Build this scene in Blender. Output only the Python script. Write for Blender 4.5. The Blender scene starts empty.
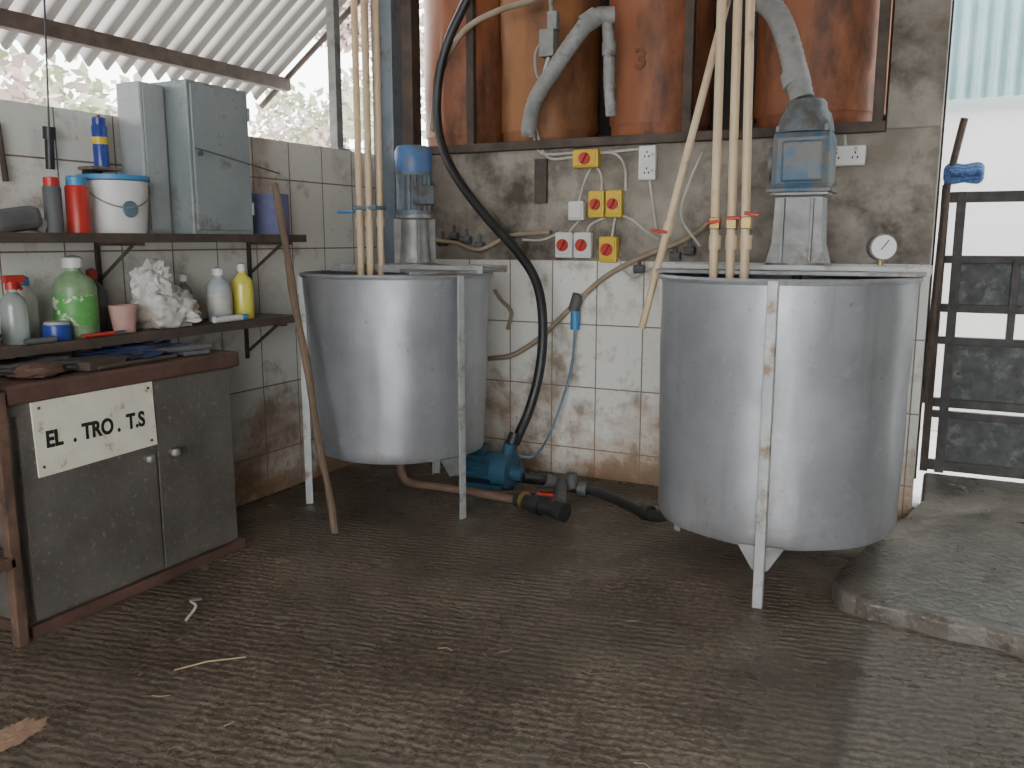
import bpy,bmesh,math,random
from mathutils import Vector,Matrix,noise,Euler
random.seed(3)
SC=bpy.context.scene
# ---------------- helpers ----------------
def link(o): SC.collection.objects.link(o)
def G(name,loc=(0,0,0)):
    e=bpy.data.objects.new(name,None); e.location=loc; e.empty_display_size=.1; link(e); return e
def fin(name,bm,mat,par=None,smooth=False):
    bmesh.ops.recalc_face_normals(bm,faces=bm.faces)
    if par is not None:
        bmesh.ops.translate(bm,verts=bm.verts,vec=-Vector(par.location))
    me=bpy.data.meshes.new(name); bm.to_mesh(me); bm.free()
    if smooth:
        for p in me.polygons: p.use_smooth=True
    o=bpy.data.objects.new(name,me); link(o)
    if mat: me.materials.append(mat)
    if par is not None: o.parent=par
    if smooth:
        m=o.modifiers.new('es','EDGE_SPLIT'); m.split_angle=math.radians(38)
    return o
def box(name,c,s,mat,par=None,rot=(0,0,0),bev=.004):
    bm=bmesh.new(); bmesh.ops.create_cube(bm,size=1)
    bmesh.ops.scale(bm,vec=s,verts=bm.verts)
    if bev>0:
        bmesh.ops.bevel(bm,geom=list(bm.edges),offset=min(bev,min(s)*.3),segments=2,affect='EDGES',profile=.5)
    bmesh.ops.transform(bm,matrix=Matrix.Translation(c)@Euler(rot).to_matrix().to_4x4(),verts=bm.verts)
    return fin(name,bm,mat,par)
def box2(name,a,b,mat,par=None,bev=.004):
    c=[(a[i]+b[i])/2 for i in range(3)]; s=[abs(a[i]-b[i]) for i in range(3)]
    return box(name,c,s,mat,par,bev=bev)
def sweep(name,pts,rs,mat,par=None,seg=12,smooth=True,caps=True):
    pts=[Vector(p) for p in pts]; n=len(pts)
    if not isinstance(rs,(list,tuple)): rs=[rs]*n
    bm=bmesh.new(); rings=[]
    t0=(pts[1]-pts[0]).normalized()
    nrm=t0.orthogonal().normalized()
    for i in range(n):
        t=(pts[min(i+1,n-1)]-pts[max(i-1,0)])
        t=t.normalized() if t.length>1e-9 else t0
        nrm=(nrm-t*nrm.dot(t)).normalized(); b=t.cross(nrm)
        r=rs[i]
        rings.append([bm.verts.new(pts[i]+(nrm*math.cos(2*math.pi*j/seg)+b*math.sin(2*math.pi*j/seg))*r) for j in range(seg)])
    for i in range(n-1):
        for j in range(seg):
            bm.faces.new((rings[i][j],rings[i][(j+1)%seg],rings[i+1][(j+1)%seg],rings[i+1][j]))
    if caps: bm.faces.new(rings[0]); bm.faces.new(rings[-1])
    return fin(name,bm,mat,par,smooth)
def cyl(name,p0,p1,r0,mat,par=None,r1=None,seg=24):
    r1=r0 if r1 is None else r1
    return sweep(name,[p0,p1],[r0,r1],mat,par,seg)
def cr(pts,sub=8):
    P=[Vector(p) for p in pts]; P=[P[0]*2-P[1]]+P+[P[-1]*2-P[-2]]; out=[]
    for i in range(1,len(P)-2):
        for k in range(sub):
            t=k/sub; a,b,c,d=P[i-1],P[i],P[i+1],P[i+2]
            out.append(.5*((2*b)+(c-a)*t+(2*a-5*b+4*c-d)*t*t+(3*b-a-3*c+d)*t**3))
    out.append(P[-2]); return out
def hose(name,pts,r,mat,par=None,seg=10,sub=8,rib=0):
    p=cr(pts,sub)
    rs=[r*(1+(rib if i%2 else 0)) for i in range(len(p))]
    return sweep(name,p,rs,mat,par,seg)
def lathe(name,prof,c,mat,par=None,seg=40,smooth=True,wob=0):
    bm=bmesh.new(); rings=[]
    for (r,z) in prof:
        if r<1e-5: rings.append([bm.verts.new((c[0],c[1],c[2]+z))])
        else:
            ring=[]
            for j in range(seg):
                a=2*math.pi*j/seg; rr=r
                if wob: rr=r+wob*noise.noise(Vector((math.cos(a)*2.2,math.sin(a)*2.2,z*2.4+c[0]*3)))+wob*.25*noise.noise(Vector((math.cos(a)*6,math.sin(a)*6,z*6+c[0]*3)))
                ring.append(bm.verts.new((c[0]+rr*math.cos(a),c[1]+rr*math.sin(a),c[2]+z)))
            rings.append(ring)
    for i in range(len(rings)-1):
        A,B=rings[i],rings[i+1]
        for j in range(seg):
            k=(j+1)%seg
            if len(A)==1 and len(B)==1: continue
            if len(A)==1: bm.faces.new((A[0],B[k],B[j]))
            elif len(B)==1: bm.faces.new((A[j],A[k],B[0]))
            else: bm.faces.new((A[j],A[k],B[k],B[j]))
    return fin(name,bm,mat,par,smooth)
def finned(name,p0,p1,r,fin_h,nf,mat,par=None):
    p0=Vector(p0);p1=Vector(p1);t=(p1-p0).normalized();n=t.orthogonal().normalized();b=t.cross(n)
    bm=bmesh.new();R=[]
    N=nf*4
    for p in (p0,p1):
        R.append([bm.verts.new(p+(n*math.cos(2*math.pi*j/N)+b*math.sin(2*math.pi*j/N))*(r+(fin_h if j%4 in(0,1) else 0))) for j in range(N)])
    for j in range(N): bm.faces.new((R[0][j],R[0][(j+1)%N],R[1][(j+1)%N],R[1][j]))
    bm.faces.new(R[0]);bm.faces.new(R[1])
    return fin(name,bm,mat,par)
def prism(name,poly,z0,z1,mat,par=None):
    bm=bmesh.new()
    a=[bm.verts.new((x,y,z0)) for x,y in poly]; b=[bm.verts.new((p[0],p[1],z1)) for p in poly]
    n=len(poly)
    bm.faces.new(a);bm.faces.new(b)
    for i in range(n): bm.faces.new((a[i],a[(i+1)%n],b[(i+1)%n],b[i]))
    return fin(name,bm,mat,par)
def blob(name,c,s,mat,par=None,amp=.25,fr=2.5,sub=4,seed=0,smooth=False):
    bm=bmesh.new(); bmesh.ops.create_icosphere(bm,subdivisions=sub,radius=1)
    for v in bm.verts:
        d=noise.noise(v.co*fr+Vector((seed,0,0)))+.5*noise.noise(v.co*fr*2.7+Vector((0,seed,0)))
        v.co*=1+amp*d
        if v.co.z<-.75: v.co.z=-.75
        v.co=Vector((c[0]+v.co.x*s[0],c[1]+v.co.y*s[1],c[2]+v.co.z*s[2]))
    return fin(name,bm,mat,par,smooth)
def text(name,s,loc,rot,size,mat,par=None,ext=.001,off_=.02,sx=1.):
    cu=bpy.data.curves.new(name,'FONT'); cu.body=s; cu.size=size; cu.extrude=ext; cu.offset=size*off_
    o=bpy.data.objects.new(name,cu); link(o)
    dg=bpy.context.evaluated_depsgraph_get()
    me=bpy.data.meshes.new_from_object(o.evaluated_get(dg)); bpy.data.objects.remove(o)
    off=Vector(par.location) if par else Vector((0,0,0))
    me.transform(Matrix.Translation(Vector(loc)-off)@Euler(rot).to_matrix().to_4x4()@Matrix.Diagonal((sx,1,1,1)))
    m=bpy.data.objects.new(name,me); me.materials.clear(); me.materials.append(mat); link(m)
    if par: m.parent=par
    return m
# ---------------- materials ----------------
def N(nt,t,**k):
    n=nt.nodes.new(t)
    for a,b in k.items(): setattr(n,a,b)
    return n
def base(name):
    m=bpy.data.materials.new(name); m.use_nodes=True; nt=m.node_tree
    return m,nt,nt.nodes['Principled BSDF']
def ramp(nt,a,b,ca,cb):
    r=N(nt,'ShaderNodeValToRGB'); e=r.color_ramp.elements
    e[0].position=a;e[1].position=b
    e[0].color=(*ca,1); e[1].color=(*cb,1)
    return r
def M(name,c1,c2=None,scale=5,r=.5,r2=None,metal=0,bump=0,bs=30,lo=.35,hi=.65,stretch=(1,1,1),c3=None,s3=3,lo3=.55,hi3=.68,trans=0):
    m,nt,bs_=base(name); L=nt.links.new
    if c2 is None: c2=tuple(x*.8 for x in c1)
    tc=N(nt,'ShaderNodeTexCoord'); mp=N(nt,'ShaderNodeMapping'); mp.inputs['Scale'].default_value=stretch
    L(tc.outputs['Object'],mp.inputs['Vector'])
    n1=N(nt,'ShaderNodeTexNoise'); n1.inputs['Scale'].default_value=scale; n1.inputs['Detail'].default_value=8; n1.inputs['Roughness'].default_value=.6
    L(mp.outputs[0],n1.inputs['Vector'])
    rp=ramp(nt,lo,hi,c1,c2); L(n1.outputs['Fac'],rp.inputs['Fac'])
    col=rp.outputs['Color']
    if c3:
        n3=N(nt,'ShaderNodeTexNoise'); n3.inputs['Scale'].default_value=s3; n3.inputs['Detail'].default_value=10; n3.inputs['Roughness'].default_value=.65
        L(mp.outputs[0],n3.inputs['Vector'])
        r3=ramp(nt,lo3,hi3,(0,0,0),(1,1,1)); L(n3.outputs['Fac'],r3.inputs['Fac'])
        mx=N(nt,'ShaderNodeMixRGB'); mx.inputs[2].default_value=(*c3,1)
        L(r3.outputs['Color'],mx.inputs[0]); L(col,mx.inputs[1]); col=mx.outputs[0]
    L(col,bs_.inputs['Base Color'])
    if r2 is not None:
        mr=N(nt,'ShaderNodeMapRange'); mr.inputs['From Min'].default_value=lo; mr.inputs['From Max'].default_value=hi
        mr.inputs['To Min'].default_value=r; mr.inputs['To Max'].default_value=r2
        L(n1.outputs['Fac'],mr.inputs['Value']); L(mr.outputs[0],bs_.inputs['Roughness'])
    else: bs_.inputs['Roughness'].default_value=r
    bs_.inputs['Metallic'].default_value=metal
    if trans: bs_.inputs['Transmission Weight'].default_value=trans
    if bump:
        nb=N(nt,'ShaderNodeTexNoise'); nb.inputs['Scale'].default_value=bs; nb.inputs['Detail'].default_value=6
        L(tc.outputs['Object'],nb.inputs['Vector'])
        b=N(nt,'ShaderNodeBump'); b.inputs['Strength'].default_value=bump; b.inputs['Distance'].default_value=.01
        L(nb.outputs['Fac'],b.inputs['Height']); L(b.outputs[0],bs_.inputs['Normal'])
    return m
def tank_mat():
    m,nt,b=base('dull_stained_steel'); L=nt.links.new
    tc=N(nt,'ShaderNodeTexCoord')
    def nz(scale,det,rg,st=(1,1,1)):
        mp=N(nt,'ShaderNodeMapping'); mp.inputs['Scale'].default_value=st; L(tc.outputs['Object'],mp.inputs['Vector'])
        n=N(nt,'ShaderNodeTexNoise'); n.inputs['Scale'].default_value=scale; n.inputs['Detail'].default_value=det; n.inputs['Roughness'].default_value=rg; L(mp.outputs[0],n.inputs['Vector']); return n.outputs['Fac']
    r=ramp(nt,.35,.68,(.29,.30,.315),(.40,.41,.43)); L(nz(3,8,.6),r.inputs['Fac'])
    c=r.outputs['Color']
    for fac,lo,hi,amt,col in ((nz(5,6,.6,(2.2,2.2,.22)),.54,.72,.45,(.22,.215,.205)),(nz(9,8,.7),.60,.72,.5,(.50,.51,.53)),(nz(30,5,.6),.64,.72,.5,(.17,.155,.135))):
        q=ramp(nt,lo,hi,(0,0,0),(amt,amt,amt)); L(fac,q.inputs['Fac'])
        mx=N(nt,'ShaderNodeMixRGB'); L(q.outputs['Color'],mx.inputs[0]); L(c,mx.inputs[1]); mx.inputs[2].default_value=(*col,1); c=mx.outputs[0]
    # splashed dirt near the bottom of the shell
    sp=N(nt,'ShaderNodeSeparateXYZ'); L(tc.outputs['Object'],sp.inputs[0])
    mr=N(nt,'ShaderNodeMapRange'); mr.inputs['From Min'].default_value=.2; mr.inputs['From Max'].default_value=.75; mr.inputs['To Min'].default_value=.2; mr.inputs['To Max'].default_value=-.05; L(sp.outputs['Z'],mr.inputs['Value'])
    aa=N(nt,'ShaderNodeMath'); aa.operation='ADD'; L(nz(6,9,.7),aa.inputs[0]); L(mr.outputs[0],aa.inputs[1])
    q=ramp(nt,.58,.78,(0,0,0),(.55,.55,.55)); L(aa.outputs[0],q.inputs['Fac'])
    mx=N(nt,'ShaderNodeMixRGB'); L(q.outputs['Color'],mx.inputs[0]); L(c,mx.inputs[1]); mx.inputs[2].default_value=(.2,.175,.145,1)
    L(mx.outputs[0],b.inputs['Base Color'])
    rr=N(nt,'ShaderNodeMapRange'); rr.inputs['From Min'].default_value=.35; rr.inputs['From Max'].default_value=.65; rr.inputs['To Min'].default_value=.36; rr.inputs['To Max'].default_value=.52; L(nz(4,8,.65),rr.inputs['Value']); L(rr.outputs[0],b.inputs['Roughness'])
    b.inputs['Metallic'].default_value=.5
    bp=N(nt,'ShaderNodeBump'); bp.inputs['Strength'].default_value=.15; bp.inputs['Distance'].default_value=.01; L(nz(7,4,.5),bp.inputs['Height']); L(bp.outputs[0],b.inputs['Normal'])
    return m
def tile_mat(name,axis):
    m,nt,b=base(name); L=nt.links.new
    tc=N(nt,'ShaderNodeTexCoord'); sp=N(nt,'ShaderNodeSeparateXYZ'); L(tc.outputs['Object'],sp.inputs[0])
    cb=N(nt,'ShaderNodeCombineXYZ'); L(sp.outputs['X' if axis=='x' else 'Y'],cb.inputs[0]); L(sp.outputs['Z'],cb.inputs[1])
    ad=N(nt,'ShaderNodeVectorMath'); ad.operation='ADD'; ad.inputs[1].default_value=(20*.29+ (.061 if axis=='x' else .1),10*.385-.946+.385*3+(0 if axis=='x' else -.07),0)
    L(cb.outputs[0],ad.inputs[0])
    br=N(nt,'ShaderNodeTexBrick'); br.offset=0; br.squash=1
    br.inputs['Scale'].default_value=1; br.inputs['Brick Width'].default_value=.29; br.inputs['Row Height'].default_value=.385
    br.inputs['Mortar Size'].default_value=.004; br.inputs['Mortar Smooth'].default_value=.1; br.inputs['Bias'].default_value=0
    br.inputs['Color1'].default_value=(.76,.75,.69,1); br.inputs['Color2'].default_value=(.66,.65,.59,1); br.inputs['Mortar'].default_value=(.20,.16,.12,1)
    L(ad.outputs[0],br.inputs['Vector'])
    def dirt(scale,base_in,col,lo,hi,top,zmax,amt=1.,rg=.68):
        n=N(nt,'ShaderNodeTexNoise'); n.inputs['Scale'].default_value=scale; n.inputs['Detail'].default_value=10; n.inputs['Roughness'].default_value=rg
        L(tc.outputs['Object'],n.inputs['Vector'])
        mr=N(nt,'ShaderNodeMapRange'); mr.inputs['From Min'].default_value=0; mr.inputs['From Max'].default_value=zmax; mr.inputs['To Min'].default_value=top; mr.inputs['To Max'].default_value=-.02
        L(sp.outputs['Z'],mr.inputs['Value'])
        aa=N(nt,'ShaderNodeMath'); aa.operation='ADD'; L(n.outputs['Fac'],aa.inputs[0]); L(mr.outputs[0],aa.inputs[1])
        r=ramp(nt,lo,hi,(0,0,0),(amt,amt,amt)); L(aa.outputs[0],r.inputs['Fac'])
        mx=N(nt,'ShaderNodeMixRGB'); mx.inputs[2].default_value=(*col,1)
        L(r.outputs['Color'],mx.inputs[0]); L(base_in,mx.inputs[1]); return mx.outputs[0]
    c=dirt(2.3,br.outputs['Color'],(.33,.18,.09),.52,.78,.22,.75)
    c=dirt(4.5,c,(.24,.18,.12),.55,.68,.08,1.2,.75)
    c=dirt(26,c,(.18,.14,.10),.60,.70,.04,1,.65)
    L(c,b.inputs['Base Color']); b.inputs['Roughness'].default_value=.32
    bp=N(nt,'ShaderNodeBump'); bp.invert=True; bp.inputs['Strength'].default_value=.5; bp.inputs['Distance'].default_value=.004
    L(br.outputs['Fac'],bp.inputs['Height']); L(bp.outputs[0],b.inputs['Normal'])
    return m
def floor_mat():
    m,nt,b=base('wet_concrete_floor'); L=nt.links.new
    tc=N(nt,'ShaderNodeTexCoord')
    def nz(scale,det=8,rg=.6,vec=None):
        n=N(nt,'ShaderNodeTexNoise'); n.inputs['Scale'].default_value=scale; n.inputs['Detail'].default_value=det; n.inputs['Roughness'].default_value=rg; L(vec or tc.outputs['Object'],n.inputs['Vector']); return n
    n=nz(1.3,9,.65); r=ramp(nt,.36,.66,(.105,.083,.060),(.245,.203,.152)); L(n.outputs['Fac'],r.inputs['Fac'])
    sp=N(nt,'ShaderNodeSeparateXYZ'); L(tc.outputs['Object'],sp.inputs[0])
    n5=nz(5,6,.65); s=N(nt,'ShaderNodeMath'); s.operation='MULTIPLY_ADD'; L(n5.outputs['Fac'],s.inputs[0]); s.inputs[1].default_value=.18; L(sp.outputs['X'],s.inputs[2])
    mr5=N(nt,'ShaderNodeMapRange'); mr5.inputs['From Min'].default_value=3.26; mr5.inputs['From Max'].default_value=3.34; mr5.inputs['To Max'].default_value=.75; L(s.outputs[0],mr5.inputs['Value'])
    m5=N(nt,'ShaderNodeMixRGB'); m5.inputs[2].default_value=(.25,.225,.19,1); L(mr5.outputs[0],m5.inputs[0]); L(r.outputs['Color'],m5.inputs[1])
    n2=nz(38,8,.72); r2=ramp(nt,.36,.68,(.42,.40,.38),(1.45,1.42,1.38)); L(n2.outputs['Fac'],r2.inputs['Fac'])
    mx=N(nt,'ShaderNodeMixRGB'); mx.blend_type='MULTIPLY'; mx.inputs[0].default_value=.9; L(m5.outputs[0],mx.inputs[1]); L(r2.outputs['Color'],mx.inputs[2])
    n4=nz(120,3,.5); r4=ramp(nt,.65,.71,(0,0,0),(.6,.6,.6)); L(n4.outputs['Fac'],r4.inputs['Fac'])
    m4=N(nt,'ShaderNodeMixRGB'); m4.inputs[2].default_value=(.42,.38,.32,1); L(r4.outputs['Color'],m4.inputs[0]); L(mx.outputs[0],m4.inputs[1])
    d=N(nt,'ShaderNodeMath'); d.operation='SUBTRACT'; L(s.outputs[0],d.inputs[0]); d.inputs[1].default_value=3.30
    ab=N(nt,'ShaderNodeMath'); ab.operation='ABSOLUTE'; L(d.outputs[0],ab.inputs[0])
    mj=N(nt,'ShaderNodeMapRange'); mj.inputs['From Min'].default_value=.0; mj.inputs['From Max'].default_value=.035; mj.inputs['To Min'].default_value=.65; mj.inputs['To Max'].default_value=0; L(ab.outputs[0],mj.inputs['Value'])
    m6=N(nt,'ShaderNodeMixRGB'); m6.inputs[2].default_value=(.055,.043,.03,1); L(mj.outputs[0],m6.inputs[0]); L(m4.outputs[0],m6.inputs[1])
    # tamped grooves
    mp=N(nt,'ShaderNodeMapping'); mp.inputs['Rotation'].default_value=(0,0,math.radians(-12)); mp.inputs['Scale'].default_value=(7,36,1); L(tc.outputs['Object'],mp.inputs['Vector'])
    ng=nz(1,5,.55,mp.outputs[0])
    mp2=N(nt,'ShaderNodeMapping'); mp2.inputs['Rotation'].default_value=(0,0,math.radians(-12)); L(tc.outputs['Object'],mp2.inputs['Vector'])
    w=N(nt,'ShaderNodeTexWave'); w.bands_direction='Y'; w.inputs['Scale'].default_value=8; w.inputs['Distortion'].default_value=5; w.inputs['Detail'].default_value=4; w.inputs['Detail Scale'].default_value=1.8
    L(mp2.outputs[0],w.inputs['Vector'])
    # base colour darker along the grooves
    rw=ramp(nt,.1,.7,(.72,.70,.68),(1.1,1.1,1.1)); L(w.outputs['Fac'],rw.inputs['Fac'])
    m7=N(nt,'ShaderNodeMixRGB'); m7.blend_type='MULTIPLY'; m7.inputs[0].default_value=.6; L(m6.outputs[0],m7.inputs[1]); L(rw.outputs['Color'],m7.inputs[2])
    L(m7.outputs[0],b.inputs['Base Color'])
    n3=nz(1.7,6); mr=N(nt,'ShaderNodeMapRange'); mr.inputs['From Min'].default_value=.4; mr.inputs['From Max'].default_value=.6; mr.inputs['To Min'].default_value=.12; mr.inputs['To Max'].default_value=.40
    L(n3.outputs['Fac'],mr.inputs['Value']); L(mr.outputs[0],b.inputs['Roughness'])
    a1=N(nt,'ShaderNodeMath'); a1.operation='MULTIPLY_ADD'; L(w.outputs['Fac'],a1.inputs[0]); a1.inputs[1].default_value=.32; L(n2.outputs['Fac'],a1.inputs[2])
    a2=N(nt,'ShaderNodeMath'); a2.operation='MULTIPLY_ADD'; L(ng.outputs['Fac'],a2.inputs[0]); a2.inputs[1].default_value=.65; L(a1.outputs[0],a2.inputs[2])
    bp=N(nt,'ShaderNodeBump'); bp.inputs['Strength'].default_value=.95; bp.inputs['Distance'].default_value=.017
    L(a2.outputs[0],bp.inputs['Height']); L(bp.outputs[0],b.inputs['Normal'])
    return m
def sheet_mat(name,c,tr=.35):
    m,nt,b=base(name); L=nt.links.new
    b.inputs['Roughness'].default_value=.6
    t=N(nt,'ShaderNodeBsdfTranslucent')
    tc=N(nt,'ShaderNodeTexCoord'); n=N(nt,'ShaderNodeTexNoise'); n.inputs['Scale'].default_value=3; n.inputs['Detail'].default_value=8; L(tc.outputs['Object'],n.inputs['Vector'])
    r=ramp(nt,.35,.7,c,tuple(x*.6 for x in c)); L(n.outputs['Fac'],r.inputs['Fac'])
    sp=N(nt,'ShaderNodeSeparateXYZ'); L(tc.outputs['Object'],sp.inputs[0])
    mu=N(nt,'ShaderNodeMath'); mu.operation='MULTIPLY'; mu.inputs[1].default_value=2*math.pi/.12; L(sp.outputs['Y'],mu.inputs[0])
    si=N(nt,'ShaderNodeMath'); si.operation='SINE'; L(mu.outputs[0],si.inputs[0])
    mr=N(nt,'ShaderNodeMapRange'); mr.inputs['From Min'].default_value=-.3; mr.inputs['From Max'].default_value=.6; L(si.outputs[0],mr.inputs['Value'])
    mx=N(nt,'ShaderNodeMixRGB'); L(mr.outputs[0],mx.inputs[0]); mx.inputs[1].default_value=(.10,.09,.08,1); L(r.outputs['Color'],mx.inputs[2])  # stripes follow the corrugation: its shading painted into the sheet colour
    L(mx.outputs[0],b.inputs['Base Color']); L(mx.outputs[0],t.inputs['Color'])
    ms=N(nt,'ShaderNodeMixShader'); ms.inputs[0].default_value=tr
    L(b.outputs[0],ms.inputs[1]); L(t.outputs[0],ms.inputs[2]); L(ms.outputs[0],nt.nodes['Material Output'].inputs['Surface'])
    return m
FLOOR=floor_mat(); TB=tile_mat('tiles_back','x'); TL=tile_mat('tiles_left','y')
CONC=M('stained_concrete',(.20,.17,.135),(.35,.315,.265),3.5,.85,bump=.5,bs=25,c3=(.075,.06,.045),s3=2.4,lo3=.47,hi3=.64)
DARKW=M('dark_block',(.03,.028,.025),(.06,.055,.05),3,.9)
SLAB=M('ramp_concrete',(.10,.085,.068),(.18,.158,.13),5,.25,.48,bump=1.0,bs=34,c3=(.05,.04,.03),s3=3,lo3=.47,hi3=.62)
OUTG=M('yard_concrete',(.55,.53,.5),(.7,.68,.65),2,.9)
GALV=tank_mat()
GALVD=M('dull_galvanised',(.17,.17,.165),(.30,.30,.29),7,.5,metal=.4,bump=.2,c3=(.13,.10,.07),s3=6)
LEGM=M('leg_steel',(.32,.33,.32),(.44,.45,.44),8,.5,metal=.3,c3=(.20,.14,.09),s3=9,lo3=.54,hi3=.66)
RUST=M('rusty_steel',(.095,.055,.038),(.18,.105,.07),9,.75,metal=.2,bump=.4,bs=50,c3=(.06,.045,.04),s3=6)
DRUST=M('dark_rust_frame',(.05,.038,.032),(.10,.07,.052),9,.75,bump=.3,bs=50)
CABM=M('cabinet_paint',(.11,.098,.085),(.165,.15,.132),5,.38,.55,metal=.25,bump=.2,bs=60,c3=(.26,.24,.215),s3=42,lo3=.57,hi3=.70)
CABTOP=M('rust_red_top',(.075,.04,.03),(.13,.07,.052),6,.6,bump=.3,c3=(.04,.032,.028),s3=8)
WOOD=M('old_wood',(.12,.08,.052),(.20,.14,.095),10,.8,bump=.5,bs=30,stretch=(1,1,.15),c3=(.07,.045,.035),s3=12)
SHELF=M('shelf_board',(.14,.105,.075),(.23,.18,.135),10,.8,bump=.3,c3=(.07,.05,.04),s3=7)
TERRA=M('terracotta_fibreglass',(.27,.085,.036),(.40,.15,.065),3,.45,.7,bump=.15,bs=12,c3=(.11,.048,.03),s3=3.5,lo3=.45,hi3=.64,stretch=(1,1,.4))
TERRY=M('terracotta_yellowed',(.31,.13,.045),(.38,.15,.055),3,.45,.7,bump=.15,bs=12,c3=(.13,.06,.03),s3=3,lo3=.44,hi3=.64,stretch=(1,1,.35))
BLUE=M('motor_blue',(.04,.085,.135),(.065,.135,.205),8,.5,metal=.1,bump=.3,c3=(.14,.135,.125),s3=7,lo3=.45,hi3=.55)
MGREY=M('dirty_motor_grey_blue',(.09,.12,.145),(.15,.18,.205),9,.55,metal=.2,bump=.3,c3=(.10,.085,.07),s3=8,lo3=.48,hi3=.6)
BLUEP=M('pump_blue',(.016,.06,.10),(.028,.09,.135),8,.45,bump=.2,c3=(.04,.04,.04),s3=9)
BCAP=M('fan_cowl_blue',(.05,.12,.29),(.07,.16,.35),8,.45,c3=(.12,.13,.16),s3=9,lo3=.54,hi3=.64)
BLACK=M('black_rubber',(.012,.012,.013),(.03,.03,.03),8,.42)
GREYH=M('grey_flex_pvc',(.21,.21,.20),(.31,.31,.30),10,.6,c3=(.13,.11,.09),s3=9)
CREAM=M('cream_pipe',(.52,.38,.23),(.62,.47,.30),5,.4,c3=(.36,.25,.15),s3=9,lo3=.58,hi3=.7)
BROWNH=M('brown_hose',(.25,.19,.125),(.33,.26,.18),8,.5)
WHITE=M('white_plastic',(.72,.72,.69),(.62,.62,.59),8,.4)
WHITED=M('dirty_white',(.58,.56,.50),(.38,.36,.32),9,.5)
YEL=M('isolator_yellow',(.72,.50,.03),(.6,.4,.03),8,.4)
RED=M('switch_red',(.5,.025,.02),(.42,.03,.02),8,.4)
GREYB=M('box_grey',(.42,.44,.45),(.35,.37,.38),8,.5)
DGREY=M('dark_grey',(.08,.08,.085),(.12,.12,.12),8,.6)
LOCK=M('locker_grey',(.23,.26,.27),(.30,.33,.335),4,.45,metal=.3,bump=.15,c3=(.16,.15,.135),s3=8)
PALE=M('pale_grey_sheet',(.36,.38,.38),(.30,.32,.32),6,.5,c3=(.2,.19,.17),s3=8,lo3=.6,hi3=.7)
SIGN=M('sign_cream',(.80,.77,.62),(.70,.67,.55),10,.5,c3=(.4,.33,.22),s3=14,lo3=.6,hi3=.7)
INK=M('ink_black',(.015,.015,.015),(.02,.02,.02),5,.6)
LBLUE=M('lid_blue',(.06,.27,.50),(.05,.22,.45),5,.4)
SLATE=M('slate_blue_cable',(.10,.17,.21),(.13,.2,.24),5,.5)
ROLL=M('blue_paper',(.13,.135,.26),(.17,.175,.31),20,.9)
GREEN=M('green_soap',(.12,.22,.10),(.30,.42,.24),8,.3)
LABG=M('green_label',(.08,.30,.06),(.12,.36,.1),20,.5,c3=(.6,.65,.5),s3=14,lo3=.55,hi3=.58)
YELL=M('yellow_soap',(.75,.68,.12),(.65,.6,.1),8,.2)
PINK=M('pink_pot',(.55,.33,.29),(.45,.27,.23),8,.6)
TAN=M('tan_crumb',(.30,.17,.11),(.42,.28,.19),18,.9,bump=.6)
BAG=M('plastic_bag',(.66,.65,.62),(.5,.47,.42),6,.3,c3=(.45,.3,.2),s3=5,lo3=.56,hi3=.75,bump=.8,bs=14)
CLEAR=M('clear_bottle',(.6,.66,.62),(.5,.55,.52),6,.15,trans=.6)
GATE=M('weathered_gate_sheet',(.06,.065,.065),(.11,.115,.11),14,.7,metal=.2,bump=.4,bs=20,c3=(.20,.21,.205),s3=9,lo3=.52,hi3=.66)
GFR=M('gate_frame_dark',(.055,.053,.052),(.10,.092,.088),12,.7,metal=.3,bump=.3)
ROPE=M('blue_rope',(.03,.09,.26),(.12,.2,.42),60,.8,bump=.8,bs=90)
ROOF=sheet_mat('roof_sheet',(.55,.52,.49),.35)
CEIL=M('ceiling_boards',(.22,.2,.18),(.3,.28,.25),3,.9)
LBS=M('pale_blue_cladding',(.27,.42,.44),(.34,.49,.51),3,.5)
RENDER=M('white_render',(.8,.8,.78),(.85,.85,.83),3,.9)
LEAF=M('leaves',(.25,.31,.17),(.42,.46,.30),6,.7,c3=(.50,.38,.35),s3=1.2,lo3=.44,hi3=.56)
STRAW=M('straw',(.50,.40,.22),(.40,.3,.17),8,.7)
BRASS=M('brass',(.45,.33,.12),(.35,.25,.1),8,.4,metal=.8)
GLASSD=M('dial_white',(.85,.85,.83),(.8,.8,.78),8,.25)
STB=M('blue_grey_steel',(.13,.16,.19),(.2,.23,.26),6,.6,c3=(.12,.09,.07),s3=6)
NAVY=M('navy',(.02,.05,.25),(.03,.06,.3),8,.3)
RAGB=M('dark_blue_cloth',(.02,.035,.11),(.04,.06,.15),8,.9)
# ---------------- camera ----------------
cd=bpy.data.cameras.new('camera'); cam=bpy.data.objects.new('camera',cd); link(cam)
cd.sensor_width=36; cd.lens=30.16; cam.location=(3.40,-4.83,1.45); cam.rotation_euler=(math.radians(80.47),0,math.radians(26.75)); SC.camera=cam
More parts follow.
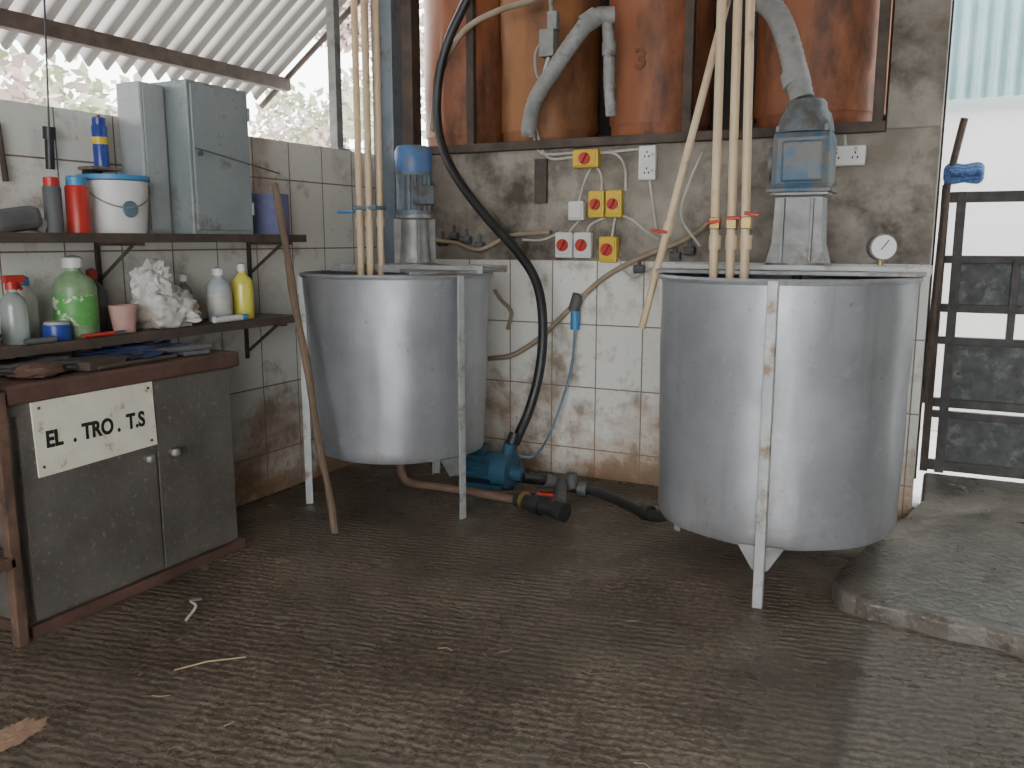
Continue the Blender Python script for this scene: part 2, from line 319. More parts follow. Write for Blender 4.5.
# ---------------- shell ----------------
box2('floor',(-.05,-8,-.12),(8,.22,0),FLOOR,bev=0)
bpy.data.objects['floor']
box2('yard_ground',(-14,-16,-.2),(16,14,-.125),OUTG,bev=0)
wb=G('wall_back',(1.6,.1,0))
box2('concrete',(-.2,0,0),(3.32,.22,2.0),CONC,wb,.006)
box2('tiling',(0,-.012,0),(3.32,0,1.33),TB,wb,0)
wl=G('wall_left',(-.1,-4,0))
box2('blockwork',(-.2,-8,0),(-.012,0,1.985),CONC,wl,0)
box2('tiling',(-.012,-8,0),(0,-.0,2.0),TL,wl,0)
wu=G('wall_upper',(1.6,.9,2))
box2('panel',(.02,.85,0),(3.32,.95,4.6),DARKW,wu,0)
box2('added_wall_right',(7.9,-8,0),(8,0,4.6),CONC,bev=0)  # unseen side wall, added to limit the light coming in
wf=G('added_wall_front',(4,-8.1,0))  # unseen wall with opening, added to cut flat light from behind the camera
box2('pier_1',(-.2,-8.2,0),(1.6,-8,4.7),CONC,wf,0); box2('pier_2',(6.2,-8.2,0),(8,-8,4.7),CONC,wf,0); box2('lintel',(1.6,-8.2,3.3),(6.2,-8,4.7),CONC,wf,0)
box2('wall_right_of_door',(4.9,0,0),(8,.22,4.6),CONC,bev=0)
box2('pillar_concrete',(3.07,-.0,2.0),(3.32,.22,4.6),CONC)
bm=bmesh.new(); ny=int(8/.0125); cols=[]
for i in range(ny+1):
    y=-8+8*i/ny; dz=.032*math.sin(2*math.pi*(y+4)/.12)
    cols.append([bm.verts.new((x,y,2.44+(x+1.0)*.70+dz)) for x in (-1.0,.0,1.0,2.6)])
for i in range(ny):
    for j in range(3): bm.faces.new((cols[i][j],cols[i+1][j],cols[i+1][j+1],cols[i][j+1]))
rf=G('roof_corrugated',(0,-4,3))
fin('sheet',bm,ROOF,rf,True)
for i,xx in enumerate((-.79,.55)):
    zz=2.44+(xx+1)*.7-.07
    box2(f'purlin_{i+1}',(xx-.03,-8,zz-.05),(xx+.03,0.02,zz+.035),DRUST,rf)
sweep('gable_trim',[(-1.02,.0,2.38),(.3,.0,3.3)],.02,DRUST,rf,6)
box2('ceiling',(.3,-8,4.6),(8,.95,4.7),CEIL,bev=0)
sp=G('steel_post',(0,-.39,2)); box2('tube',(-.09,-.42,2.0),(-.03,-.36,3.05),GALVD,sp); box2('foot_plate',(-.11,-.45,2.0),(0,-.33,2.012),GALVD,sp)
ib=G('steel_i_beam_column',(.13,.0,0))
box2('flange_1',(.06,-.17,0),(.075,-.03,4.6),STB,ib); box2('flange_2',(.2,-.17,0),(.215,-.03,4.6),STB,ib); box2('web',(.07,-.105,0),(.205,-.095,4.6),STB,ib,0)
box2('timber_packer',(.25,-.12,1.6),(.33,-.02,4.6),DRUST,ib)
# ---------------- header bins ----------------
for i,(x,r) in enumerate(((.43,.285),(1.04,.32),(1.76,.31),(2.68,.355))):
    g=G('fibreglass_bin',(x,.40,2.02))
    prof=[(0,0),(r*.80,0),(r*.88,.02),(r*.93,.06),(r*.955,.3),(r*.97,.34),(r*.965,.38),(r*.985,.8),(r,1.3),(r*1.03,1.32),(r*1.03,1.37),(r,1.38),(r*.97,1.38),(r*.97,.1)]
    lathe('body',prof,(x,.40,2.02),TERRY if i==1 else TERRA,g,48,wob=.02)
box2('bin_support_platform',(.05,.005,2.0),(3.06,.84,2.02),DRUST,bev=0)
text('number_mark','3',(1.70,.097,2.42),(math.pi/2,0,0),.16,M('faded_paint',(.16,.06,.035),(.2,.08,.04),20,.7),bpy.data.objects['fibreglass_bin.002'],.006,.02)
fr=G('rusty_support_frame',(1.8,-.03,2))
box2('ledge_rail',(.40,-.06,1.985),(3.07,-.003,2.035),DRUST,fr)
for i,x in enumerate((.70,2.06,3.03)): box2(f'upright_{i+1}',(x-.025,-.05,2.03),(x+.025,-.003,4.58),DRUST,fr)
box2('upper_rail',(.4,-.05,3.3),(3.05,-.003,3.36),DRUST,fr)
# ---------------- mixing tanks ----------------
def tank(cx,cy,r,zt,zb,legang,tap,lidx,beam):
    g=G('mixing_tank',(cx,cy,0)); rb=r*tap; H=zt-zb
    prof=[(0,zb+.03),(rb*.5,zb+.02),(rb-.03,zb+.005),(rb-.01,zb+.0),(rb,zb+.02)]
    for k in range(1,24): prof.append((rb+(r-rb)*k/24,zb+.02+(H-.04)*k/24))
    prof+=[(r,zt-.02),(r+.012,zt-.018),(r+.016,zt-.006),(r+.012,zt+.004),(r-.004,zt+.004),(r-.006,zt-.02),(rb-.006,zb+.04),(0,zb+.05)]
    lathe('shell',prof,(cx,cy,0),GALV,g,128,wob=.011)
    for i,aa in enumerate(legang):
        a=math.radians(aa); d=Vector((math.cos(a),math.sin(a),0)); rr=r+.028
        c=Vector((cx,cy,0))+d*rr
        box(f'leg_{i+1}',(c.x,c.y,zt/2),(.012,.038,zt),LEGM,g,(0,0,a),.002)
        c2=Vector((cx,cy,0))+d*(rr-.018)
        box(f'leg_flange_{i+1}',(c2.x-.018*math.sin(a),c2.y+.018*math.cos(a),zt/2),(.03,.006,zt),LEGM,g,(0,0,a),.001)
        bm=bmesh.new(); tang=Vector((-math.sin(a),math.cos(a),0))
        p=[(-.09,zb+.01),(.09,zb+.01),(.03,zb-.09),(-.03,zb-.09)]
        c3=Vector((cx,cy,0))+d*(rb+.004)
        A=[bm.verts.new(c3+tang*x+Vector((0,0,z))) for x,z in p]; B=[bm.verts.new(c3-d*.01+tang*x+Vector((0,0,z))) for x,z in p]
        bm.faces.new(A);bm.faces.new(B)
        for j in range(4): bm.faces.new((A[j],A[(j+1)%4],B[(j+1)%4],B[j]))
        fin(f'gusset_{i+1}',bm,GALVD,g)
    pts=[]; R=r+.03
    a0,a1=lidx
    for k in range(49):
        a=math.radians(a0+(a1-a0)*k/48); pts.append((cx+R*math.cos(a),cy+R*math.sin(a)))
    prism('lid',pts,zt+.008,zt+.022,GALVD,g)
    x0,x1,yb=beam
    box2('bridge_plate',(x0,yb-.13,zt+.022),(x1,yb+.13,zt+.032),GALVD,g,.002)
    box2('bridge_lip_front',(x0,yb-.145,zt+.002),(x1,yb-.13,zt+.042),LEGM,g,.002)
    box2('bridge_lip_back',(x0,yb+.13,zt+.002),(x1,yb+.145,zt+.042),LEGM,g,.002)
    return g
T1=tank(.71,-.88,.505,1.275,.31,(-20,-141,100),.92,(-50,130),(.30,1.27,-.80))
T2=tank(2.77,-.95,.525,1.30,.235,(-85,35,155),.985,(-20,200),(2.20,3.34,-.80))
cyl('stirrer_shaft',(.77,-.80,.5),(.77,-.80,1.3),.02,GALVD,T1); cyl('stirrer_shaft',(2.80,-.80,.45),(2.80,-.80,1.3),.02,GALVD,T2)
def motorA():
    x,y,z=.77,-.80,1.308
    g=G('agitator_motor',(x,y,z))
    lathe('pedestal',[(0,0),(.125,0),(.125,.015),(.09,.02),(.08,.12),(.075,.25),(.1,.26),(.1,.28),(0,.28)],(x,y,z),GALVD,g,24)
    for k in range(4):
        a=math.radians(45+90*k); box('rib',(x+.09*math.cos(a),y+.09*math.sin(a),z+.13),(.05,.008,.25),GALVD,g,(0,0,a),.001)
    finned('finned_body',(x,y,z+.28),(x,y,z+.50),.082,.014,18,MGREY,g)
    cyl('end_ring',(x,y,z+.275),(x,y,z+.30),.1,MGREY,g); cyl('end_ring',(x,y,z+.485),(x,y,z+.505),.098,MGREY,g)
    lathe('fan_cowl',[(0,.505),(.097,.505),(.1,.53),(.1,.615),(.085,.64),(0,.645)],(x,y,z),BCAP,g,32)
    box('terminal_box',(x+.09,y-.05,z+.38),(.08,.09,.1),MGREY,g,(0,0,-.5))
def motorB():
    x,y,z=2.80,-.80,1.333
    g=G('agitator_gearmotor',(x,y,z))
    lathe('base_flange',[(0,0),(.14,0),(.14,.018),(0,.018)],(x,y,z),GALVD,g,32)
    bm=bmesh.new(); R=[]
    for (h,zz) in ((.125,.018),(.105,.1),(.098,.30),(.12,.31),(.12,.33)):
        R.append([bm.verts.new((x+sx*h,y+sy*h*.8,z+zz)) for sx,sy in ((-1,-1),(1,-1),(1,1),(-1,1))])
    for i in range(4):
        for j in range(4): bm.faces.new((R[i][j],R[i][(j+1)%4],R[i+1][(j+1)%4],R[i+1][j]))
    bm.faces.new(R[0]);bm.faces.new(R[-1]); fin('pedestal',bm,GALVD,g)
    for s in (-1,1): box('pedestal_rib',(x+s*.06,y-.095,z+.16),(.012,.03,.27),GALVD,g,bev=.002)
    box('gearbox',(x,y,z+.455),(.25,.2,.25),BLUE,g,bev=.03)
    box('gearbox_cover',(x+.01,y-.105,z+.45),(.17,.03,.17),BLUE,g,bev=.01)
    box('gearbox_flange',(x,y,z+.33),(.27,.22,.02),BLUE,g)
    cyl('side_boss',(x-.14,y,z+.45),(x-.12,y,z+.45),.075,BLUE,g)
    lathe('top_dome',[(.12,.575),(.118,.6),(.105,.65),(.09,.67),(.085,.70),(.07,.715),(0,.72)],(x,y,z),MGREY,g,28)
    for sx in (-1,1):
        for sy in (-1,1): cyl('bolt',(x+sx*.1,y+sy*.08,z+.575),(x+sx*.1,y+sy*.08,z+.6),.012,GALVD,g,seg=6)
motorA(); motorB()
g=G('pressure_gauge',(3.14,-.86,1.33))
cyl('stem',(3.14,-.82,1.345),(3.14,-.82,1.38),.012,BRASS,g); cyl('case',(3.13,-.79,1.42),(3.15,-.84,1.42),.056,GALVD,g); cyl('dial',(3.15,-.838,1.42),(3.152,-.844,1.42),.05,GLASSD,g)
box('needle',(3.156,-.848,1.43),(.004,.002,.05),INK,g,(0,.6,0),0)
# ---------------- pipes ----------------
g=G('cream_pipe_bundle',(.57,-.95,1.3))
for i,(x,y) in enumerate(((.535,-.98),(.565,-.93),(.605,-.99),(.635,-.93))):
    cyl(f'pipe_{i+1}',(x,y,1.22),(x-.005,y+.02,3.8),.0185,CREAM,g,seg=14)
    cyl(f'coupling_{i+1}',(x,y,1.52),(x,y,1.57),.024,CREAM,g,seg=14)
box('strap',(.585,-.955,1.62),(.15,.1,.02),SLATE,g)
cyl('valve_handle',(.39,-.98,1.60),(.50,-.98,1.60),.008,LBLUE,g)
g=G('cream_pipe_bundle',(2.58,-1.15,1.3))
for i,(b,t) in enumerate((((2.51,-1.16,1.28),(2.48,-1.10,3.0)),((2.58,-1.16,1.28),(2.545,-1.10,3.0)),((2.64,-1.16,1.28),(2.59,-1.10,3.0)))):
    cyl(f'pipe_{i+1}',b,t,.0185,CREAM,g,seg=14)
    cyl(f'coupling_{i+1}',(b[0],-1.158,1.41),(b[0],-1.155,1.47),.025,CREAM,g,seg=14)
    box(f'valve_{i+1}',(b[0],-1.16,1.52),(.042,.045,.05),BRASS,g)
    box(f'valve_handle_{i+1}',(b[0]+(.0,.012,.024)[i],-1.19,1.525+.015*i),(.06,.012,.014),RED,g,(0,-.2+.2*i,0))
g=G('cream_dropper_pipe',(2.2,-.95,1.5))
cyl('pipe',(2.13,-.95,1.04),(2.515,-.895,2.70),.017,CREAM,g,seg=14)
cyl('coupling',(2.185,-.942,1.28),(2.2,-.94,1.34),.023,CREAM,g); cyl('coupling',(2.23,-.935,1.47),(2.245,-.933,1.53),.023,CREAM,g)
box('valve_handle',(2.205,-.965,1.49),(.08,.012,.014),RED,g,(0,.15,0))
g=G('black_suction_hose',(1.2,-.3,1))
hose('hose',[(.78,-.15,2.91),(.60,-.15,2.61),(.53,-.15,2.35),(.54,-.15,2.09),(.65,-.17,1.86),(.88,-.2,1.60),(1.11,-.25,1.40),(1.27,-.3,1.22),(1.34,-.35,1.0),(1.35,-.4,.74),(1.31,-.45,.50),(1.26,-.55,.30)],.028,BLACK,g,12)
cyl('end_coupling',(1.25,-.575,.30),(1.262,-.548,.36),.034,BLACK,g)
g=G('grey_flexible_duct',(1.3,-.15,2.4))
hose('duct',[(1.66,-.12,2.67),(1.55,-.16,2.66),(1.46,-.2,2.55),(1.32,-.2,2.38),(1.20,-.16,2.25),(1.13,-.1,2.12),(1.12,-.08,2.06)],.045,GREYH,g,14,10,.06)
hose('duct_drop',[(1.61,-.12,2.70),(1.63,-.12,2.50),(1.63,-.11,2.32),(1.64,-.09,2.14)],.032,GREYH,g,12,8,.06)
cyl('cuff',(1.63,-.12,2.53),(1.63,-.12,2.46),.04,GREYH,g); cyl('cuff_2',(1.57,-.155,2.67),(1.50,-.185,2.62),.053,GREYH,g)
box('pull_box',(1.24,-.07,2.57),(.09,.08,.15),GREYH,g); box('pull_box',(1.27,-.07,2.69),(.06,.06,.1),GREYH,g)
hose('feeder',[(1.24,-.07,2.50),(1.20,-.07,2.38),(1.13,-.06,2.25),(1.11,-.05,2.14)],.012,WHITED,g)
hose('feeder_up',[(1.26,-.07,2.73),(1.25,-.07,2.85),(1.27,-.07,3.1)],.014,GREYH,g)
hose('feeder_side',[(1.21,-.07,2.60),(1.16,-.08,2.52),(1.17,-.08,2.40),(1.24,-.08,2.34)],.009,GREYH,g)
g=G('grey_motor_duct',(2.7,-.7,2.3))
hose('duct',[(2.43,-.45,2.715),(2.505,-.5,2.58),(2.61,-.6,2.474),(2.685,-.7,2.334),(2.74,-.77,2.18),(2.78,-.80,2.05)],.05,GREYH,g,14,10,.06)
cyl('cuff',(2.735,-.765,2.17),(2.755,-.785,2.11),.06,GREYH,g)
g=G('yellowish_hose',(1,-.1,2.6)); hose('hose',[(1.32,-.1,2.85),(1.13,-.12,2.8),(.94,-.13,2.77),(.73,-.12,2.70),(.58,-.1,2.56),(.49,-.1,2.36),(.45,-.09,2.12)],.018,BROWNH,g)
g=G('water_hose',(1.5,-.1,1.2))
hose('hose',[(.85,-.1,.71),(1.02,-.08,.745),(1.22,-.07,.88),(1.41,-.06,1.065),(1.6,-.06,1.23),(1.81,-.06,1.345),(2.1,-.08,1.46),(2.27,-.1,1.59)],.016,BROWNH,g)
hose('branch',[(.44,-.1,1.45),(.6,-.08,1.43),(.77,-.06,1.39),(.98,-.05,1.475),(1.25,-.05,1.497)],.014,BROWNH,g)
hose('loop',[(.875,-.06,1.14),(.93,-.08,1.08),(1.0,-.08,1.01),(.97,-.07,.9)],.012,BROWNH,g)
g=G('pipe_fittings',(1,-.1,1.4))
for i,(x,z) in enumerate(((.49,1.435),(.575,1.475),(.665,1.45),(.76,1.415),(1.81,1.285),(2.02,1.36),(2.1,1.39))):
    cyl(f'fitting_{i+1}',(x-.03,-.045,z),(x+.03,-.045,z),.024,DGREY,g,seg=8); cyl(f'stem_{i+1}',(x,-.045,z),(x,-.045,z+.07),.012,DGREY,g,seg=8)
# electrics
def iso(x,z,col,w=.1,h=.14,name='isolator_switch'):
    g=G(name,(x,-.03,z))
    box('case',(x,-.04,z),(w,.055,h),col,g,bev=.01); box('face',(x,-.07,z),(w*.82,.012,h*.75),col,g,bev=.004)
    if name=='isolator_switch':
        cyl('knob_base',(x,-.075,z),(x,-.086,z),min(w,h)*.33,RED,g); box('knob_grip',(x,-.095,z),(.014,.025,min(w,h)*.6),RED,g,(0,.5,0))
    return g
iso(1.473,1.916,YEL,.16,.105); iso(1.543,1.655,YEL,.098,.155); iso(1.65,1.655,YEL,.098,.155); iso(1.62,1.395,YEL,.11,.15)
iso(1.34,1.42,WHITE,.11,.15); iso(1.46,1.42,WHITE,.11,.15); iso(1.417,1.62,WHITE,.1,.11,'junction_box'); 
def socket(x,z,vert):
    w,h=(.1,.19) if vert else (.19,.1)
    g=G('power_socket',(x,-.02,z)); box('plate',(x,-.03,z),(w,.045,h),WHITE,g,bev=.008)
    for s in (-1,1):
        dx,dz=(0,s*.045) if vert else (s*.045,0)
        for a,b in ((0,.014),(-.012,-.01),(.012,-.01)): box('pin_slot',(x+dx+a,-.0535,z+dz+b),(.007,.003,.012),INK,g,bev=0)
        box('rocker',(x+dx+(0 if not vert else .032),-.055,z+dz+(.0 if vert else .033)),(.016,.006,.016),WHITED,g,bev=.001)
socket(1.841,1.879,True); socket(2.892,1.873,False)
box('rusty_wall_bracket',(1.17,-.016,1.80),(.08,.028,.26),DRUST)
g=G('electrical_cables',(1.5,-.03,1.8))
cab=[((1.11,2.18),(1.12,2.09),(1.17,1.965),(1.40,1.955),(1.55,1.95),(1.70,1.955),(1.84,1.96)),((1.55,1.95),(1.64,1.94),(1.70,1.87),(1.71,1.73)),((1.50,1.87),(1.46,1.8),(1.42,1.67)),((1.53,1.87),(1.56,1.81),(1.56,1.72)),
 ((1.65,1.58),(1.64,1.52),(1.63,1.46)),((1.59,1.58),(1.50,1.54),(1.47,1.48)),((1.43,1.57),(1.38,1.52),(1.35,1.48)),((1.69,1.59),(1.76,1.56),(1.84,1.5),(1.92,1.45)),((1.85,1.79),(1.87,1.68),(1.9,1.51)),
 ((1.13,2.12),(1.21,1.94),(1.38,1.93),(1.50,1.93)),((2.89,1.9),(2.88,1.98)),((1.31,1.497),(1.18,1.45),(1.05,1.45)),((1.66,1.36),(1.75,1.24),(1.90,1.30))]
for i,c in enumerate(cab): hose(f'cable_{i+1}',[(x,-.02-.003*(i%3),z) for x,z in c],.0075,WHITED,g,8,5)
hose('cable_loop',[(2.22,-.3,1.9),(2.15,-.3,1.73),(2.12,-.3,1.57),(2.25,-.4,1.42)],.006,WHITED,g,8)
g=G('blue_plug',(1.4,-.06,1))
cyl('plug_body',(1.425,-.07,.92),(1.425,-.07,1.03),.028,LBLUE,g); cyl('socket_body',(1.41,-.06,1.03),(1.44,-.06,1.13),.035,DGREY,g)
hose('cable',[(1.425,-.07,.93),(1.41,-.08,.70),(1.35,-.1,.46),(1.31,-.2,.27),(1.31,-.42,.20),(1.2,-.52,.235)],.008,SLATE,g,8)
g=G('transfer_pump',(1.18,-.58,0))
finned('motor',(.96,-.58,.16),(1.16,-.58,.16),.072,.01,14,BLUEP,g); cyl('motor_cap',(.91,-.58,.16),(.96,-.58,.16),.083,BLUEP,g)
cyl('volute',(1.16,-.58,.15),(1.26,-.58,.15),.105,BLUEP,g); cyl('inlet',(1.25,-.58,.14),(1.33,-.58,.13),.04,BLUEP,g); cyl('outlet',(1.22,-.58,.2),(1.25,-.578,.31),.038,BLUEP,g)
box('foot',(1.09,-.58,.035),(.28,.16,.07),BLUEP,g); box('terminal_box',(1.04,-.58,.26),(.1,.08,.05),BLUEP,g)
g=G('drain_pipework',(1.2,-.8,.1))
hose('tank_outlet',[(.75,-.95,.31),(.76,-.97,.2),(.82,-.98,.13),(1.0,-.93,.11),(1.14,-.88,.09),(1.30,-.81,.06),(1.47,-.79,.05)],.024,RUST,g)
cyl('black_valve',(1.40,-.80,.06),(1.70,-.88,.05),.04,BLACK,g); cyl('valve_collar',(1.52,-.832,.06),(1.57,-.845,.06),.055,BLACK,g); cyl('valve_collar',(1.44,-.81,.06),(1.46,-.815,.06),.05,BRASS,g); cyl('valve_collar',(1.66,-.868,.06),(1.72,-.885,.055),.052,BLACK,g)
hose('black_hose',[(1.33,-.59,.12),(1.40,-.49,.09),(1.50,-.43,.05),(1.665,-.40,.04),(1.88,-.50,.035),(2.04,-.62,.035),(2.18,-.70,.05),(2.36,-.78,.16),(2.45,-.82,.25)],.03,BLACK,g)
cyl('elbow',(1.50,-.43,.06),(1.63,-.76,.05),.036,DGREY,g)
cyl('tee_riser',(1.56,-.42,.05),(1.56,-.42,.13),.034,DGREY,g); cyl('coupling_ring',(1.60,-.41,.045),(1.65,-.405,.042),.042,DGREY,g); cyl('coupling_ring',(1.42,-.48,.085),(1.46,-.45,.065),.044,DGREY,g); cyl('coupling_ring',(2.06,-.63,.036),(2.11,-.66,.04),.042,BLACK,g)
hose('rusty_branch',[(1.20,-.86,.08),(1.28,-.72,.05),(1.40,-.56,.04),(1.56,-.42,.045)],.02,RUST,g)
cyl('valve_lever',(1.54,-.838,.12),(1.64,-.86,.13),.008,RED,g,seg=8); cyl('valve_stem',(1.545,-.838,.09),(1.545,-.838,.13),.01,DGREY,g,seg=8)
# ---------------- cabinet ----------------
g=G('metal_cabinet',(.25,-2.45,0))
box2('body',(.03,-2.97,.04),(.47,-1.93,.84),CABM,g,.004)
box2('plinth',(.03,-2.98,0),(.495,-1.90,.045),CABTOP,g)
box2('top',(.01,-3.0,.875),(.51,-1.89,.945),CABTOP,g,.01)
box2('top_frame',(.03,-2.98,.83),(.49,-1.91,.875),CABM,g)
box2('door_1',(.47,-2.955,.06),(.49,-2.372,.835),CABM,g); box2('door_2',(.47,-2.364,.06),(.49,-1.94,.835),CABM,g)
for y in (-2.43,-2.30):
    cyl('knob_stem',(.49,y,.56),(.51,y,.56),.01,BRASS,g); lathe('knob',[(0,-.02),(.018,-.012),(.022,0),(.018,.012),(0,.02)],(.52,y,.56),GALVD,g,16)
s=G('cabinet_sign',(.5,-2.64,.74))
box('board',(.495,-2.64,.74),(.008,.53,.28),SIGN,s,(math.radians(1.5),0,0),.001)
for tx,ty in (('EL',-2.865),('.',-2.755),('TRO',-2.715),('.',-2.56),('T.S',-2.515)): text('lettering',tx,(.5005,ty,.70),(math.pi/2,0,math.pi/2),.085,INK,s,.001,.035,.80)
for y in (-2.88,-2.40):
    for z in (.63,.85): cyl('screw',(.497,y,z),(.502,y,z),.006,RUST,s,seg=8)
g=G('tool_clutter',(.25,-2.4,.95))
for i,(a,b,r) in enumerate((((.42,-2.85,.965),(.36,-2.25,.965),.012),((.30,-2.75,.96),(.44,-2.45,.96),.010),((.35,-2.30,.97),(.42,-1.98,.97),.018),((.47,-2.6,.957),(.45,-2.2,.957),.009))): cyl(f'bar_{i+1}',a,b,r,DRUST if i!=2 else DGREY,g,seg=8)
blob('rag_dark',(.25,-2.72,.967),(.16,.2,.025),DGREY,g,.5,3,4,2); blob('rag_blue',(.26,-2.22,.969),(.14,.24,.028),RAGB,g,.5,3,4,7)
box('tray',(.38,-2.55,.965),(.14,.2,.035),DRUST,g,(0,0,.2)); box('tin_lid',(.40,-2.08,.958),(.12,.13,.02),DGREY,g,(0,0,-.2)); blob('grease_lump',(.40,-2.80,.97),(.07,.09,.03),CABTOP,g,.4,3,3,12)
g=G('rusty_stand',(.4,-3.2,0))
for y in (-3.03,-3.75):
    for x in (.08,.50): box2('leg',(x-.02,y-.02,0),(x+.02,y+.02,.93),RUST,g)
for z in (.32,.93):
    box2('rail',(.48,-3.75,z-.02),(.52,-3.03,z+.02),RUST,g); box2('rail',(.06,-3.75,z-.02),(.10,-3.03,z+.02),RUST,g)
box2('rail_end',(.08,-3.05,.30),(.50,-3.01,.34),RUST,g); box2('table_plate',(.03,-3.78,.95),(.52,-3.03,.965),RUST,g)
for k in range(5): box2('slat',(.10+.08*k,-3.75,.33),(.15+.08*k,-3.05,.342),RUST,g)
g=G('feed_tub',(.28,-3.4,.34)); lathe('tub',[(0,.0),(.14,0),(.17,.25),(.18,.25),(.18,.26),(.16,.26),(.13,.02),(0,.02)],(.28,-3.4,.345),GREYB,g)
# ---------------- shelves ----------------
def shelf(z,y0,y1,d):
    g=G('wall_shelf',(d/2,(y0+y1)/2,z)); box2('board',(.003,y0,z-.028),(d,y1,z),SHELF,g,.003); box2('angle_edge',(d,y0,z-.036),(d+.008,y1,z+.003),DRUST,g,.001)
    for i in range(4):
        y=y0+.12+(y1-y0-.24)*i/3
        box2('bracket_arm',(.003,y-.012,z-.05),(d,y+.012,z-.03),DRUST,g,.002); sweep('bracket_strut',[(.015,y,z-.2),(d*.8,y,z-.045)],.008,DRUST,g,6); box2('bracket_leg',(.002,y-.012,z-.24),(.014,y+.012,z-.03),DRUST,g,.002)
shelf(1.475,-4.2,-1.15,.30); shelf(1.05,-3.95,-1.20,.29)
U=1.476; Lz=1.051
g=G('wall_locker_box',(.16,-1.73,U))
box2('body',(.02,-1.915,U),(.30,-1.536,2.16),LOCK,g,.006); box2('door',(.30,-1.90,1.495),(.312,-1.55,2.145),LOCK,g,.003)
cyl('lock',(.312,-1.87,1.84),(.325,-1.87,1.84),.012,DGREY,g); sweep('wire_latch',[(.32,-1.90,1.86),(.34,-1.85,1.85),(.36,-1.4,1.78)],.004,DGREY,g,6)
for z in (1.6,2.05): cyl('hinge',(.31,-1.545,z-.03),(.31,-1.545,z+.03),.008,LOCK,g,seg=8)
g=G('grey_storage_box',(.1,-2.0,U)); box2('body',(.02,-2.06,U),(.17,-1.92,2.14),PALE,g,.008); box2('door_seam',(.17,-2.045,U+.02),(.176,-1.935,2.12),PALE,g,.002)
def bucket(x,y,z,r,h):
    g=G('plastic_bucket',(x,y,z)); lathe('tub',[(0,0),(r*.86,0),(r*.88,.01),(r*.98,h*.86),(r*1.0,h*.86),(r,h*.9),(0,h*.9)],(x,y,z),WHITE,g)
    lathe('lid',[(0,h*.96),(r*.8,h*.96),(r*.84,h),(r*1.05,h),(r*1.06,h*.92),(r*1.01,h*.91),(0,h*.91)],(x,y,z),LBLUE,g)
    sweep('wire_handle',[(x+r*1.03*math.cos(a),y+r*1.03*math.sin(a),z+h*.85-.10*math.sin((a+math.radians(100))/math.radians(160)*math.pi)) for a in [math.radians(-100+160*i/20) for i in range(21)]],.003,GALVD,g,6)
    cyl('label',(x+r*.90,y-.03,z+h*.42),(x+r*.975,y-.03,z+h*.42),.035,SLATE,g)
bucket(.155,-2.215,U,.14,.245)
def bottle(name,x,y,z,r,h,mb,mc,spray=False,lab=None,neck=.35):
    g=G(name,(x,y,z))
    lathe('body',[(0,0),(r*.92,0),(r,h*.04),(r,h*.6),(r*.85,h*.7),(r*neck,h*.8),(r*neck,h*.84),(0,h*.84)],(x,y,z),mb,g,24)
    lathe('cap',[(0,h*.84),(r*(neck+.12),h*.84),(r*(neck+.12),h*.96),(0,h)],(x,y,z),mc,g,16)
    if spray:
        box('trigger_head',(x,y+.01,z+h*1.0),(.025,.08,.03),mc,g); box('trigger',(x,y+.03,z+h*.92),(.012,.012,.05),mc,g,(.4,0,0))
    if lab: lathe('label',[(r*1.01,h*.15),(r*1.02,h*.16),(r*1.02,h*.5),(r*1.01,h*.51)],(x,y,z),lab,g,24)
def can(name,x,y,z,r,h,mb,mc):
    g=G(name,(x,y,z)); lathe('body',[(0,0),(r,0),(r,h*.8),(r*.9,h*.84),(0,h*.84)],(x,y,z),mb,g,24); lathe('cap',[(0,h*.83),(r*.85,h*.83),(r*.85,h*.98),(r*.7,h),(0,h)],(x,y,z),mc,g,24)
    return g
g=can('lubricant_spray_can',.06,-2.19,1.765,.032,.21,NAVY,NAVY); lathe('yellow_band',[(.0325,.095),(.033,.095),(.033,.125),(.0325,.125)],(.06,-2.19,1.765),YEL,g,24); cyl('nozzle',(.06,-2.19,1.97),(.06,-2.19,1.985),.008,RED,g,seg=8)
g=G('small_ledge',(.05,-2.2,1.76)); box2('board',(.003,-2.27,1.75),(.1,-2.12,1.764),SHELF,g); box2('support',(.003,-2.25,1.65),(.012,-2.15,1.75),DRUST,g)
can('marker_spray_can',.2,-2.43,U,.045,.23,RED,LBLUE); can('marker_spray_can',.2,-2.54,U,.034,.22,DGREY,RED)
g=G('power_tool',(.18,-2.72,U)); box('body',(.18,-2.70,U+.05),(.1,.2,.09),DGREY,g,(.15,0,0),.03); cyl('nose',(.18,-2.64,U+.045),(.18,-2.58,U+.03),.03,GREYB,g); box('handle',(.18,-2.82,U+.028),(.06,.14,.05),GREYB,g,bev=.02)
g=G('blue_paper_roll',(.17,-1.30,U)); lathe('roll',[(.03,0),(.115,0),(.118,.01),(.118,.20),(.115,.21),(.03,.21),(.03,0)],(.17,-1.30,U),ROLL,g,40)
g=G('hanging_torch',(.06,-2.4,1.7)); cyl('body',(.035,-2.42,1.74),(.045,-2.42,1.86),.018,BLACK,g); cyl('head',(.045,-2.42,1.86),(.05,-2.42,1.91),.025,BLACK,g); sweep('string',[(.05,-2.42,1.91),(.06,-2.40,2.4),(.06,-2.36,3.1)],.004,BLACK,g,6)
g=G('wall_hook_tools',(.03,-2.75,1.8)); 
for i,(y,l) in enumerate(((-2.62,.22),(-2.70,.16),(-2.80,.25))): cyl(f'handle_{i+1}',(.02,y,1.9),(.025,y+.01,1.9-l),.012,(DRUST,BLACK,WOOD)[i],g,seg=8); cyl(f'hook_{i+1}',(.002,y,1.9),(.035,y,1.905),.005,DGREY,g,seg=8)
bottle('spray_bottle',.18,-2.73,Lz,.05,.25,CLEAR,RED,True)
